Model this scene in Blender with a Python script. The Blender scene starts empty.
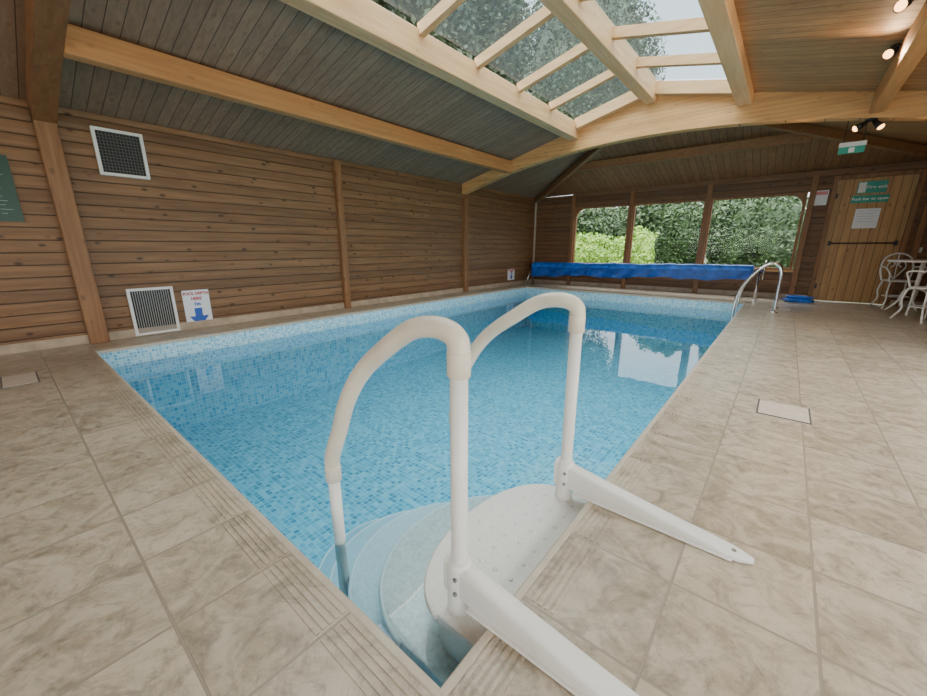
import bpy, bmesh, math, random
from mathutils import Vector, Matrix
random.seed(4)
C = bpy.context.scene.collection
H = 0.9
F_PX, PITCH, YAW = 380.0, math.radians(14.88), math.radians(39.6)
CP, SP, CY, SY = math.cos(PITCH), math.sin(PITCH), math.cos(YAW), math.sin(YAW)
def ray(px, py):
    dx, dy = px-463.5, py-348.0
    D = dy*CP + F_PX*SP; F = F_PX*CP - dy*SP
    return Vector((-SY*F + CY*dx, CY*F + SY*dx, -D))
def onX(px, py, X):
    r = ray(px, py); return Vector((0,0,H)) + r*(X/r.x)
def onY(px, py, Y):
    r = ray(px, py); return Vector((0,0,H)) + r*(Y/r.y)
def onZ(px, py, Z=0):
    r = ray(px, py); return Vector((0,0,H)) + r*((Z-H)/r.z)

# ---------------------------------------------------------------- mesh builder
class MB:
    def __init__(s): s.v=[]; s.f=[]; s.sm=[]
    def add(s, vs, fs, smooth=False):
        o=len(s.v); s.v += [Vector(v) for v in vs]
        for f in fs: s.f.append([i+o for i in f]); s.sm.append(smooth)
        return s
    def box(s, x0,x1,y0,y1,z0,z1):
        return s.add([(x0,y0,z0),(x1,y0,z0),(x1,y1,z0),(x0,y1,z0),(x0,y0,z1),(x1,y0,z1),(x1,y1,z1),(x0,y1,z1)],
              [(0,3,2,1),(4,5,6,7),(0,1,5,4),(1,2,6,5),(2,3,7,6),(3,0,4,7)])
    def cbox(s, x0,x1,y0,y1,z0,z1,c=0.004):
        def ring(i,z): return [(x0+i,y0+i+c,z),(x0+i+c,y0+i,z),(x1-i-c,y0+i,z),(x1-i,y0+i+c,z),(x1-i,y1-i-c,z),(x1-i-c,y1-i,z),(x0+i+c,y1-i,z),(x0+i,y1-i-c,z)]
        vs = ring(c,z0)+ring(0,z0+c)+ring(0,z1-c)+ring(c,z1)
        fs=[tuple(reversed(range(8))), tuple(range(24,32))]
        for k in range(3):
            for i in range(8):
                j=(i+1)%8; fs.append((k*8+i,k*8+j,k*8+8+j,k*8+8+i))
        return s.add(vs,fs)
    def bar(s, a, b, w, h, up=(0,0,1)):
        a=Vector(a); b=Vector(b); d=(b-a).normalized(); u=Vector(up)
        r=d.cross(u).normalized(); u=r.cross(d).normalized()
        vs=[]
        for p in (a,b):
            for sx,sz in ((-1,-1),(1,-1),(1,1),(-1,1)): vs.append(p+r*sx*w/2+u*sz*h/2)
        return s.add(vs,[(0,1,2,3),(7,6,5,4),(0,4,5,1),(1,5,6,2),(2,6,7,3),(3,7,4,0)])
    def tube(s, pts, r, n=12, closed=False, cap=True):
        pts=[Vector(p) for p in pts]; m=len(pts)
        rs = r if isinstance(r,(list,tuple)) else [r]*m
        t0=(pts[1]-pts[0]).normalized()
        nrm=t0.orthogonal().normalized(); vs=[]
        for i,p in enumerate(pts):
            if closed: t=(pts[(i+1)%m]-pts[i-1]).normalized()
            elif i==0: t=t0
            elif i==m-1: t=(pts[i]-pts[i-1]).normalized()
            else: t=(pts[i+1]-pts[i-1]).normalized()
            nrm=(nrm-t*nrm.dot(t)).normalized(); bn=t.cross(nrm)
            for k in range(n):
                a=2*math.pi*k/n; vs.append(p+(nrm*math.cos(a)+bn*math.sin(a))*rs[i])
        fs=[]
        for i in range(m if closed else m-1):
            j=(i+1)%m
            for k in range(n):
                l=(k+1)%n; fs.append((i*n+k,i*n+l,j*n+l,j*n+k))
        o=len(s.v); s.add(vs,fs,True)
        if cap and not closed:
            s.f.append([o+k for k in reversed(range(n))]); s.sm.append(False)
            s.f.append([o+(m-1)*n+k for k in range(n)]); s.sm.append(False)
        return s
    def lathe(s, prof, c=(0,0,0), n=24, ax='Z'):
        vs=[]; fs=[]
        c=Vector(c)
        for (r,z) in prof:
            for k in range(n):
                a=2*math.pi*k/n; x,y=r*math.cos(a),r*math.sin(a)
                vs.append(c+(Vector((x,y,z)) if ax=='Z' else Vector((z,x,y)) if ax=='X' else Vector((y,z,x))))
        for i in range(len(prof)-1):
            for k in range(n):
                l=(k+1)%n; fs.append((i*n+k,i*n+l,(i+1)*n+l,(i+1)*n+k))
        fs.append(tuple(reversed(range(n)))); fs.append(tuple((len(prof)-1)*n+k for k in range(n)))
        return s.add(vs,fs,True)
    def prism(s, poly, a0, a1, plane='XZ'):
        n=len(poly); vs=[]
        for a in (a0,a1):
            for (p,q) in poly:
                vs.append((p,a,q) if plane=='XZ' else (p,q,a) if plane=='XY' else (a,p,q))
        fs=[tuple(range(n)), tuple(reversed(range(n,2*n)))]
        for i in range(n):
            j=(i+1)%n; fs.append((i,i+n,j+n,j))
        return s.add(vs,fs)
    def build(s, name, mat, parent=None, bevel=0, origin=None):
        L=Vector((0,0,0)); root=parent
        while root is not None and root.parent is not None: root=root.parent
        if root is not None: L=Vector(root.location)
        elif origin=='base':
            xs=[v.x for v in s.v]; ys=[v.y for v in s.v]; zs=[v.z for v in s.v]
            L=Vector(((min(xs)+max(xs))/2,(min(ys)+max(ys))/2,min(zs)))
        me=bpy.data.meshes.new(name)
        me.from_pydata([v-L for v in s.v],[],s.f); me.update()
        bm=bmesh.new(); bm.from_mesh(me); bmesh.ops.recalc_face_normals(bm,faces=bm.faces); bm.to_mesh(me); bm.free()
        uv=me.uv_layers.new(name='UVMap')
        for p in me.polygons:
            p.use_smooth=s.sm[p.index]
            n=p.normal; ax=max(range(3),key=lambda i:abs(n[i]))
            for li in p.loop_indices:
                co=me.vertices[me.loops[li].vertex_index].co
                uv.data[li].uv = (co.y,co.z) if ax==0 else (co.x,co.z) if ax==1 else (co.x,co.y)
        me.materials.append(mat)
        o=bpy.data.objects.new(name,me); C.objects.link(o)
        if parent is not None: o.parent=parent
        elif origin=='base': o.location=L
        if bevel:
            b=o.modifiers.new('bev','BEVEL'); b.width=bevel; b.segments=2; b.limit_method='ANGLE'; b.angle_limit=math.radians(40)
        return o
def tag(o,label=None,cat=None,group=None,kind=None):
    if label: o['label']=label
    if cat: o['category']=cat
    if group: o['group']=group
    if kind: o['kind']=kind
    return o
def empty(name,loc):
    o=bpy.data.objects.new(name,None); C.objects.link(o); o.location=loc; o.empty_display_size=.1; return o
def copy_tree(o,parent=None):
    c=o.copy(); C.objects.link(c)
    if parent is not None: c.parent=parent
    for ch in [x for x in C.objects if x.parent==o]: copy_tree(ch,c)
    return c
def crom(pts,n=8):
    P=[Vector(p) for p in pts]; P=[P[0]*2-P[1]]+P+[P[-1]*2-P[-2]]; out=[]
    for i in range(1,len(P)-2):
        for k in range(n):
            t=k/n; a,b,c,d=P[i-1],P[i],P[i+1],P[i+2]
            out.append(.5*((2*b)+(c-a)*t+(2*a-5*b+4*c-d)*t*t+(3*b-a-3*c+d)*t*t*t))
    out.append(P[-2]); return out

# ---------------------------------------------------------------- materials
def newmat(name):
    m=bpy.data.materials.new(name); m.use_nodes=True
    nt=m.node_tree; nt.nodes.clear()
    out=nt.nodes.new('ShaderNodeOutputMaterial'); b=nt.nodes.new('ShaderNodeBsdfPrincipled')
    nt.links.new(b.outputs[0],out.inputs[0]); return m,nt,b,out
def N(nt,t,**k):
    n=nt.nodes.new(t)
    for a,v in k.items():
        if a.startswith('i_'):
            key=a[2:].replace('_',' '); n.inputs[key].default_value=v
        else: setattr(n,a,v)
    return n
def ramp(nt,fac,stops,interp='LINEAR'):
    r=nt.nodes.new('ShaderNodeValToRGB'); e=r.color_ramp.elements; r.color_ramp.interpolation=interp
    while len(e)<len(stops): e.new(.5)
    for i,(p,c) in enumerate(stops): e[i].position=p; e[i].color=(*c,1)
    nt.links.new(fac,r.inputs[0]); return r.outputs[0]
def mix(nt,fac,a,b,mode='MIX'):
    m=nt.nodes.new('ShaderNodeMix'); m.data_type='RGBA'; m.blend_type=mode
    for sock,val in ((m.inputs[0],fac),(m.inputs[6],a),(m.inputs[7],b)):
        if hasattr(val,'is_output'): nt.links.new(val,sock)
        elif isinstance(val,tuple): sock.default_value=(*val,1)
        else: sock.default_value=val
    return m.outputs[2]
def math_(nt,op,a,b=None):
    m=nt.nodes.new('ShaderNodeMath'); m.operation=op
    for i,v in enumerate((a,b)):
        if v is None: continue
        if hasattr(v,'is_output'): nt.links.new(v,m.inputs[i])
        else: m.inputs[i].default_value=v
    return m.outputs[0]
def plain(name,col,rough=.5,metal=0,noise=0.0,nscale=20,bump=0,coat=0):
    m,nt,b,out=newmat(name)
    b.inputs['Roughness'].default_value=rough; b.inputs['Metallic'].default_value=metal
    if coat: b.inputs['Coat Weight'].default_value=coat
    tc=N(nt,'ShaderNodeTexCoord'); nz=N(nt,'ShaderNodeTexNoise',i_Scale=nscale,i_Detail=5.0)
    nt.links.new(tc.outputs['Object'],nz.inputs['Vector'])
    k=max(noise,.02)
    c=ramp(nt,nz.outputs[0],[(.3,tuple(x*(1-k) for x in col)),(.7,tuple(min(1,x*(1+k)) for x in col))])
    nt.links.new(c,b.inputs['Base Color'])
    if bump:
        bp=N(nt,'ShaderNodeBump',i_Strength=bump,i_Distance=.005); nt.links.new(nz.outputs[0],bp.inputs['Height']); nt.links.new(bp.outputs[0],b.inputs['Normal'])
    return m
def emis(name,col,st):
    m,nt,b,out=newmat(name); b.inputs['Base Color'].default_value=(*col,1)
    b.inputs['Emission Color'].default_value=(*col,1); b.inputs['Emission Strength'].default_value=st; return m
def wood(name,dark,light,grain='Y',board=None,bsize=.12,bvar=.35,knots=.5,rough=.55,seam=0):
    m,nt,b,out=newmat(name)
    tc=N(nt,'ShaderNodeTexCoord'); sx=N(nt,'ShaderNodeSeparateXYZ'); nt.links.new(tc.outputs['Object'],sx.inputs[0])
    idx=None; vec=tc.outputs['Object']
    if board:
        q=math_(nt,'DIVIDE',sx.outputs[board],bsize); idx=math_(nt,'FLOOR',q); fr=math_(nt,'FRACT',q)
        wn=N(nt,'ShaderNodeTexWhiteNoise',noise_dimensions='1D'); nt.links.new(idx,wn.inputs['W'])
        cb=N(nt,'ShaderNodeVectorMath',operation='SCALE'); nt.links.new(wn.outputs['Color'],cb.inputs[0]); cb.inputs['Scale'].default_value=7.0
        ad=N(nt,'ShaderNodeVectorMath',operation='ADD'); nt.links.new(vec,ad.inputs[0]); nt.links.new(cb.outputs[0],ad.inputs[1]); vec=ad.outputs[0]
    mp=N(nt,'ShaderNodeMapping'); sc=[28,28,28]; sc['XYZ'.index(grain)]=1.6; mp.inputs['Scale'].default_value=sc
    nt.links.new(vec,mp.inputs[0])
    nz=N(nt,'ShaderNodeTexNoise',i_Scale=1.0,i_Detail=6.0,i_Roughness=.6,i_Distortion=.6); nt.links.new(mp.outputs[0],nz.inputs['Vector'])
    col=ramp(nt,nz.outputs[0],[(.25,dark),(.75,light)])
    if board:
        v=math_(nt,'ADD',math_(nt,'MULTIPLY',wn.outputs['Value'],bvar),1-bvar*.6)
        cc=N(nt,'ShaderNodeCombineColor'); [nt.links.new(v,cc.inputs[i]) for i in range(3)]
        col=mix(nt,1.0,col,cc.outputs[0],'MULTIPLY')
    if knots:
        mp2=N(nt,'ShaderNodeMapping'); s2=[9.5,9.5,9.5]; s2['XYZ'.index(grain)]=5.2; mp2.inputs['Scale'].default_value=s2
        nt.links.new(vec,mp2.inputs[0])
        vo=N(nt,'ShaderNodeTexVoronoi',i_Scale=1.0,i_Randomness=1.0); nt.links.new(mp2.outputs[0],vo.inputs['Vector'])
        k=ramp(nt,vo.outputs['Distance'],[(.08,(knots,)*3),(.18,(0,0,0))])
        col=mix(nt,k,col,tuple(x*.25 for x in dark))
    if seam:
        e=math_(nt,'LESS_THAN',fr,seam); col=mix(nt,e,col,tuple(x*.3 for x in dark))
    nt.links.new(col,b.inputs['Base Color'])
    b.inputs['Roughness'].default_value=rough
    bp=N(nt,'ShaderNodeBump',i_Strength=.2,i_Distance=.003); nt.links.new(nz.outputs[0],bp.inputs['Height']); nt.links.new(bp.outputs[0],b.inputs['Normal'])
    return m
def cellnoise(nt,vec,size):
    sn=N(nt,'ShaderNodeVectorMath',operation='SNAP'); sn.inputs[1].default_value=(size,size,1); nt.links.new(vec,sn.inputs[0])
    wn=N(nt,'ShaderNodeTexWhiteNoise',noise_dimensions='2D'); nt.links.new(sn.outputs[0],wn.inputs['Vector']); return wn
def tiles(name,c1,c2,mortar,size,msize,shift=(0,0),mottle=.5,rough=.45,bump=.4,third=None,nscale=7,fourth=None):
    m,nt,b,out=newmat(name)
    tc=N(nt,'ShaderNodeTexCoord'); mp=N(nt,'ShaderNodeMapping'); mp.inputs['Location'].default_value=(shift[0],shift[1],0)
    nt.links.new(tc.outputs['UV'],mp.inputs[0])
    br=N(nt,'ShaderNodeTexBrick',offset=0.0,squash=1.0); br.inputs['Scale'].default_value=1
    br.inputs['Brick Width'].default_value=size; br.inputs['Row Height'].default_value=size
    br.inputs['Mortar Size'].default_value=msize; br.inputs['Mortar Smooth'].default_value=.1
    br.inputs['Color1'].default_value=(*c1,1); br.inputs['Color2'].default_value=(*c2,1); br.inputs['Mortar'].default_value=(*c1,1)
    nt.links.new(mp.outputs[0],br.inputs['Vector'])
    wn=cellnoise(nt,mp.outputs[0],size)
    col=mix(nt,wn.outputs['Value'],c1,c2)
    sc=N(nt,'ShaderNodeVectorMath',operation='SCALE'); nt.links.new(wn.outputs['Color'],sc.inputs[0]); sc.inputs['Scale'].default_value=9.0
    ad=N(nt,'ShaderNodeVectorMath',operation='ADD'); nt.links.new(tc.outputs['Object'],ad.inputs[0]); nt.links.new(sc.outputs[0],ad.inputs[1])
    nz=N(nt,'ShaderNodeTexNoise',i_Scale=nscale,i_Detail=12.0,i_Roughness=.78,i_Distortion=1.4); nt.links.new(ad.outputs[0],nz.inputs['Vector'])
    mo=ramp(nt,nz.outputs[0],[(.35,(1-mottle,)*3),(.5,(1,1,1)),(.64,(1+mottle*.55,1+mottle*.52,1+mottle*.48))])
    col=mix(nt,1.0,col,mo,'MULTIPLY')
    if third:
        nz2=N(nt,'ShaderNodeTexNoise',i_Scale=4.5,i_Detail=8.0,i_Distortion=2.0,i_Roughness=.65); nt.links.new(ad.outputs[0],nz2.inputs['Vector'])
        f=ramp(nt,nz2.outputs[0],[(.44,(0,0,0)),(.60,(.7,.7,.7))]); col=mix(nt,f,col,third)
    if fourth:
        nz3=N(nt,'ShaderNodeTexNoise',i_Scale=6.5,i_Detail=10.0,i_Distortion=2.5,i_Roughness=.75); nt.links.new(ad.outputs[0],nz3.inputs['Vector'])
        f=ramp(nt,nz3.outputs[0],[(.52,(0,0,0)),(.66,(.8,.8,.8))]); col=mix(nt,f,col,fourth)
    col=mix(nt,br.outputs['Fac'],col,mortar)
    nt.links.new(col,b.inputs['Base Color']); b.inputs['Roughness'].default_value=rough
    h=math_(nt,'SUBTRACT',math_(nt,'MULTIPLY',nz.outputs[0],.5),br.outputs['Fac'])
    bp=N(nt,'ShaderNodeBump',i_Strength=bump,i_Distance=.003); nt.links.new(h,bp.inputs['Height']); nt.links.new(bp.outputs[0],b.inputs['Normal'])
    return m
def mosaic(name,stops,mortar,size,msize,rough=.3):
    m,nt,b,out=newmat(name)
    tc=N(nt,'ShaderNodeTexCoord')
    br=N(nt,'ShaderNodeTexBrick',offset=0.0,squash=1.0); br.inputs['Scale'].default_value=1
    br.inputs['Brick Width'].default_value=size; br.inputs['Row Height'].default_value=size
    br.inputs['Mortar Size'].default_value=msize; br.inputs['Mortar Smooth'].default_value=.1
    nt.links.new(tc.outputs['UV'],br.inputs['Vector'])
    wn=cellnoise(nt,tc.outputs['UV'],size)
    col=ramp(nt,wn.outputs['Value'],stops,'CONSTANT'); col=mix(nt,br.outputs['Fac'],col,mortar)
    nt.links.new(col,b.inputs['Base Color']); b.inputs['Roughness'].default_value=rough; return m
def clear(name,tint,ior,rough=.0,ripple=0,const=None,haze=0):
    m=bpy.data.materials.new(name); m.use_nodes=True; nt=m.node_tree; nt.nodes.clear()
    out=nt.nodes.new('ShaderNodeOutputMaterial'); tr=nt.nodes.new('ShaderNodeBsdfTransparent'); gl=nt.nodes.new('ShaderNodeBsdfGlossy')
    mx=nt.nodes.new('ShaderNodeMixShader')
    tr.inputs[0].default_value=(*tint,1); gl.inputs['Roughness'].default_value=rough
    gl.inputs[0].default_value=(1,1,1,1)
    base=tr.outputs[0]
    if haze:
        tl=nt.nodes.new('ShaderNodeBsdfTranslucent'); tl.inputs[0].default_value=(.60,.70,.70,1)
        m2=nt.nodes.new('ShaderNodeMixShader'); m2.inputs[0].default_value=haze
        nt.links.new(tr.outputs[0],m2.inputs[1]); nt.links.new(tl.outputs[0],m2.inputs[2]); base=m2.outputs[0]
    if const is None:
        fr=nt.nodes.new('ShaderNodeFresnel'); fr.inputs[0].default_value=ior
        nt.links.new(fr.outputs[0],mx.inputs[0])
        if ripple:
            tc=N(nt,'ShaderNodeTexCoord'); nz=N(nt,'ShaderNodeTexNoise',i_Scale=2.2,i_Detail=3.0); nt.links.new(tc.outputs['Object'],nz.inputs['Vector'])
            bp=N(nt,'ShaderNodeBump',i_Strength=ripple,i_Distance=.02); nt.links.new(nz.outputs[0],bp.inputs['Height'])
            nt.links.new(bp.outputs[0],gl.inputs['Normal']); nt.links.new(bp.outputs[0],fr.inputs['Normal'])
    else: mx.inputs[0].default_value=const
    nt.links.new(base,mx.inputs[1]); nt.links.new(gl.outputs[0],mx.inputs[2])
    nt.links.new(mx.outputs[0],out.inputs[0]); return m
def leafmat(name,c1,c2):
    m,nt,b,out=newmat(name)
    g=N(nt,'ShaderNodeNewGeometry'); tc=N(nt,'ShaderNodeTexCoord')
    nz=N(nt,'ShaderNodeTexNoise',i_Scale=3.0,i_Detail=3.0); nt.links.new(tc.outputs['Object'],nz.inputs['Vector'])
    f=math_(nt,'ADD',math_(nt,'MULTIPLY',g.outputs['Random Per Island'],.5),math_(nt,'MULTIPLY',nz.outputs[0],.6))
    nt.links.new(ramp(nt,f,[(.2,c1),(.85,c2)]),b.inputs['Base Color']); b.inputs['Roughness'].default_value=.6
    return m

BH=.106
M={}
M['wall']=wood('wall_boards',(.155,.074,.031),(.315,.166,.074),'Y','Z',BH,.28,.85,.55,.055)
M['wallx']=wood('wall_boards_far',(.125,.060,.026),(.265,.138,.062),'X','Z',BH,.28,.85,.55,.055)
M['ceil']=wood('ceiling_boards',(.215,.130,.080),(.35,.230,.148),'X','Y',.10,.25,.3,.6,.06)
M['ceilr']=wood('ceiling_boards_warm_lit',(.32,.165,.070),(.52,.30,.135),'X','Y',.10,.25,.3,.6,.06)  # same boards as the left slope, with warm lighting put into the colour
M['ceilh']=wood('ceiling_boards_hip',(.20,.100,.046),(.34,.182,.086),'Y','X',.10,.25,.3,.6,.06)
M['beamY']=wood('glulam_long',(.43,.19,.065),(.65,.33,.125),'Y',None,knots=.25)
M['beamH']=wood('hip_rafter_wood',(.20,.095,.040),(.34,.175,.075),'Y',None,knots=.25)
M['beamD']=wood('dark_truss_wood',(.17,.075,.030),(.31,.15,.062),'X','Z',.045,.14,.25)
M['beamX']=wood('glulam_cross',(.55,.27,.095),(.80,.47,.195),'X','Z',.045,.16,.25,.5,.03)
M['beamZ']=wood('post_wood',(.19,.084,.032),(.38,.185,.078),'Z',None,knots=.5)
M['sky_wood']=wood('skylight_wood',(.54,.31,.14),(.76,.50,.27),'Y',None,knots=.2)
M['skyx']=wood('skylight_bar_wood',(.50,.28,.12),(.71,.45,.23),'X',None,knots=.1)
M['door']=wood('door_pine',(.40,.205,.075),(.62,.37,.155),'Z','X',.105,.25,.6,.5,.07)
M['deck']=tiles('deck_tiles',(.36,.290,.205),(.50,.410,.300),(.33,.270,.205),.305,.0036,(.099,-.108),.46,.28,1.0,(.60,.505,.39),11,(.265,.220,.170))
M['mosaic']=mosaic('pool_mosaic',[(0,(.08,.46,.68)),(.22,(.14,.55,.77)),(.5,(.20,.63,.83)),(.74,(.30,.72,.88)),(.9,(.04,.34,.58))],(.38,.76,.89),.037,.0028)
M['mosw']=mosaic('pool_wall_mosaic_brightened',[(0,(.20,.64,.84)),(.3,(.30,.72,.88)),(.6,(.42,.80,.92)),(.9,(.12,.52,.76))],(.55,.86,.94),.037,.0028)  # pool mosaic in brighter colours to make up for weak light on the walls
M['band']=mosaic('waterline_mosaic',[(0,(.22,.56,.74)),(.3,(.40,.70,.84)),(.6,(.54,.79,.89)),(.84,(.14,.46,.68))],(.62,.82,.90),.028,.0028)
M['nose']=plain('nosing_tile',(.54,.45,.35),.4,noise=.1)
M['skirt']=plain('skirting_tile',(.46,.36,.26),.45,noise=.2,nscale=9)
M['white']=plain('white_plastic',(.82,.80,.75),.38,noise=.04,nscale=8)
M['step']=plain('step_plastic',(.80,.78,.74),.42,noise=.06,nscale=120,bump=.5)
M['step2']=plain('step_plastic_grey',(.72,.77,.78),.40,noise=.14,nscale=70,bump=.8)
M['step3']=plain('step_water_tint_light',(.64,.80,.86),.38,noise=.07,nscale=60,bump=.4)  # water's blue absorption put into white plastic, stronger on the next two
M['step4']=plain('step_water_tint_mid',(.50,.72,.82),.38,noise=.05,nscale=40)
M['step5']=plain('step_water_tint_deep',(.36,.62,.77),.35,noise=.04,nscale=20)
M['riser']=plain('step_riser_shade',(.28,.48,.62),.4,noise=.04,nscale=20)  # shade painted in as darker blue-grey so the treads stand apart
M['nosing']=plain('step_nosing',(.82,.91,.94),.35)
M['rail']=plain('rail_plastic',(.75,.67,.55),.36,noise=.10,nscale=7)
M['chrome']=plain('stainless',(.72,.73,.74),.15,1.0)
M['screw']=plain('steel_screw',(.3,.3,.3),.35,1.0)
M['vwhite']=plain('vent_white',(.84,.84,.82),.45)
M['dark']=plain('dark_void',(.02,.02,.02),.7)
M['grille']=plain('vent_grille_grey',(.13,.13,.13),.5)
M['grillel']=plain('vent_grille_light',(.42,.42,.42),.5)
M['signw']=plain('sign_white',(.84,.86,.90),.35)
M['signb']=plain('sign_blue',(.02,.10,.50),.4)
M['red']=plain('sign_red',(.60,.06,.08),.4)
M['pink']=plain('sign_pink',(.75,.25,.28),.4)
M['green']=plain('sign_green',(.005,.055,.032),.4)
M['teal']=plain('sign_teal',(.02,.36,.27),.4)
M['inkw']=plain('ink_white',(.85,.9,.87),.5)
M['inkg']=plain('ink_pale_green',(.45,.60,.50),.5)
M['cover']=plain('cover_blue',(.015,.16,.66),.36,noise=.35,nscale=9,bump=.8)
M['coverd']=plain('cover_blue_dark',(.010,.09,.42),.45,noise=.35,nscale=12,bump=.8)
M['black']=plain('black_metal',(.02,.02,.022),.4)
M['iron']=plain('white_iron',(.88,.88,.87),.35)
M['lid']=plain('skimmer_lid',(.64,.53,.44),.5,noise=.08)
M['bulb']=emis('warm_bulb',(1,.50,.18),7)
M['water']=clear('water_surface',(.91,.985,.995),1.37,.008,.06)
M['glass']=clear('window_glass',(.88,.92,.91),1.12,.0,const=.006)
M['glassg']=clear('skylight_glass',(.50,.60,.60),1.12,.0,const=.02,haze=.02)
M['hedge']=leafmat('hedge_leaves',(.08,.20,.015),(.36,.55,.08))
M['bush']=leafmat('bush_leaves',(.006,.022,.005),(.060,.12,.028))
M['tree']=leafmat('tree_leaves',(.012,.035,.010),(.090,.15,.05))
M['treef']=leafmat('tall_tree_leaves',(.016,.034,.015),(.095,.135,.065))
M['bark']=plain('bark',(.10,.07,.05),.8,noise=.3)
M['grass']=plain('lawn',(.060,.075,.030),.8,noise=.4,nscale=6)

# ---------------------------------------------------------------- dimensions
XL, XR, YF, YB = -5.65*H, 2.0*H, 10.0*H, -5.7*H
PX0, PX1, PY0, PY1 = -5.12*H, -0.449*H, 0.46*H, 8.74*H
XRG = -1.95*H; ZR=3.22*H; SL=.2465; SLR=.212
def roof(x): return ZR-(SL if x<XRG else SLR)*abs(x-XRG)
ZE=roof(XL); WATER=-.17; FLOORZ=-.95

fl=MB(); T=.12
for (a,b,c,d) in ((XL,XR,YB,PY0),(XL,PX0,PY0,PY1),(PX1,XR,PY0,PY1),(XL,XR,PY1,YF)):
    fl.box(a,b,c,d,-T,0)
tag(fl.build('floor',M['deck']),kind='structure',label='beige mottled stone-effect deck tiles around the pool')
pb=MB(); pb.box(PX0,PX1,PY0,PY1,FLOORZ-.1,FLOORZ)
tag(pb.build('floor_pool',M['mosaic']),kind='structure',label='pool floor lined with blue mosaic')
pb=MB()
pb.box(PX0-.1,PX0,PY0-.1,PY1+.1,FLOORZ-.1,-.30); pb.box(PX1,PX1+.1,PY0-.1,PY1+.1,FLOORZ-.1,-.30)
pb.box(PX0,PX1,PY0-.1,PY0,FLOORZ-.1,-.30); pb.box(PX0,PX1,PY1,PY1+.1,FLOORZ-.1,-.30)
tag(pb.build('wall_pool',M['mosw']),kind='structure',label='pool side walls lined with blue mosaic, colour brightened for weak underwater light')
wb=MB(); e=.004
wb.box(PX0-.1,PX0+e,PY0,PY1,-.30,-.028); wb.box(PX1-e,PX1+.1,PY0,PY1,-.30,-.028)
wb.box(PX0,PX1,PY0-.1,PY0+e,-.30,-.028); wb.box(PX0,PX1,PY1-e,PY1+.1,-.30,-.028)
tag(wb.build('trim_1',M['band']),kind='structure',label='pale mosaic waterline band around the pool')
ns=MB(); o_=.012
ns.box(PX0-.012,PX0+o_,PY0,PY1,-.028,.002); ns.box(PX1-o_,PX1+.012,PY0,PY1,-.028,.002)
ns.box(PX0,PX1,PY0-.012,PY0+o_,-.028,.002); ns.box(PX0,PX1,PY1-o_,PY1+.012,-.028,.002)
tag(ns.build('trim_2',M['nose'],bevel=.005),kind='structure',label='rounded tile nosing on the pool rim')
rb=MB(); hz=.0024; TS=.305
def spans(a0,a1,ph):
    k=math.floor((a0-ph)/TS); out=[]
    while ph+k*TS<a1:
        s0,s1=max(a0,ph+k*TS+.010),min(a1,ph+(k+1)*TS-.010)
        if s1-s0>.06: out.append((s0,s1))
        k+=1
    return out
for k in range(5):
    d0=.016+k*.018; d1=d0+.010
    for (s0,s1) in spans(PY0,PY1,.108):
        rb.box(PX1+d0,PX1+d1,s0,s1,0,hz)
        rb.box(PX0-d1,PX0-d0,s0,s1,0,hz)
    for (s0,s1) in spans(PX0,PX1,-.099):
        rb.box(s0,s1,PY0-d1,PY0-d0,0,hz); rb.box(s0,s1,PY1+d0,PY1+d1,0,hz)
tag(rb.build('trim_3',M['deck']),kind='structure',label='short grip ribs on the coping tiles')
w=MB(); w.add([(PX0,PY0,WATER),(PX1,PY0,WATER),(PX1,PY1,WATER),(PX0,PY1,WATER)],[(0,1,2,3)])
tag(w.build('pool_water',M['water']),'clear blue water filling the mosaic swimming pool','water',kind='stuff')

# ---------------------------------------------------------------- walls (lap boards)
def plank(mb,axis,pos,a0,a1,z0,z1,nd):
    k=math.floor(z0/BH+1e-6); prof=[]
    z=z0
    while z<z1-1e-6:
        zb=k*BH
        for (dz,dp) in ((0,.007),(.006,.007),(.010,.017),(.06,.020),(BH-.002,.017)):
            zz=zb+dz
            if zz<z0-1e-9: continue
            if zz>z1: break
            prof.append((dp,zz))
        k+=1; z=k*BH
    if not prof or prof[0][1]>z0+1e-6: prof.insert(0,(.012,z0))
    if prof[-1][1]<z1: prof.append((.012,z1))
    vs=[]
    for a in (a0,a1):
        for (d,zz) in prof:
            p=pos+nd*d
            vs.append((p,a,zz) if axis=='X' else (a,p,zz))
    n=len(prof); fs=[(i,i+1,n+i+1,n+i) for i in range(n-1)]
    mb.add(vs,fs)
    q0,q1=(pos-nd*.10,pos)
    if axis=='X': mb.box(min(q0,q1),max(q0,q1),a0,a1,z0,z1)
    else: mb.box(a0,a1,min(q0,q1),max(q0,q1),z0,z1)
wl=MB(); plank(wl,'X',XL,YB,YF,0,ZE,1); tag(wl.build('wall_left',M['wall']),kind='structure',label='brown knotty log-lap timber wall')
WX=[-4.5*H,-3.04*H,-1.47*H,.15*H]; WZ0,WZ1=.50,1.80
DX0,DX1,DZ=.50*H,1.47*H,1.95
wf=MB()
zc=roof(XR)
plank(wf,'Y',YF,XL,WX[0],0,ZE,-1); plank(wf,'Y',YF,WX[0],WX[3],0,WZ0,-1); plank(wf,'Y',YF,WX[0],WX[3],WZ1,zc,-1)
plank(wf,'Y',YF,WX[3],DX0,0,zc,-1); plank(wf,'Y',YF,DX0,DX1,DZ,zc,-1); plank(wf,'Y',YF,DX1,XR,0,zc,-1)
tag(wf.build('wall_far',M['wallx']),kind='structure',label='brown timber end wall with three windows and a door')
wr=MB(); a,b_=-4.2,4.6
plank(wr,'X',XR,YB,a,0,zc,-1); plank(wr,'X',XR,b_,YF,0,zc,-1); plank(wr,'X',XR,a,b_,0,.45,-1); plank(wr,'X',XR,a,b_,1.8,zc,-1)
tag(wr.build('wall_right',M['wall']),kind='structure',label='brown timber wall on the deck side')
wk=MB(); a,b_=-4.2,.9
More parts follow.
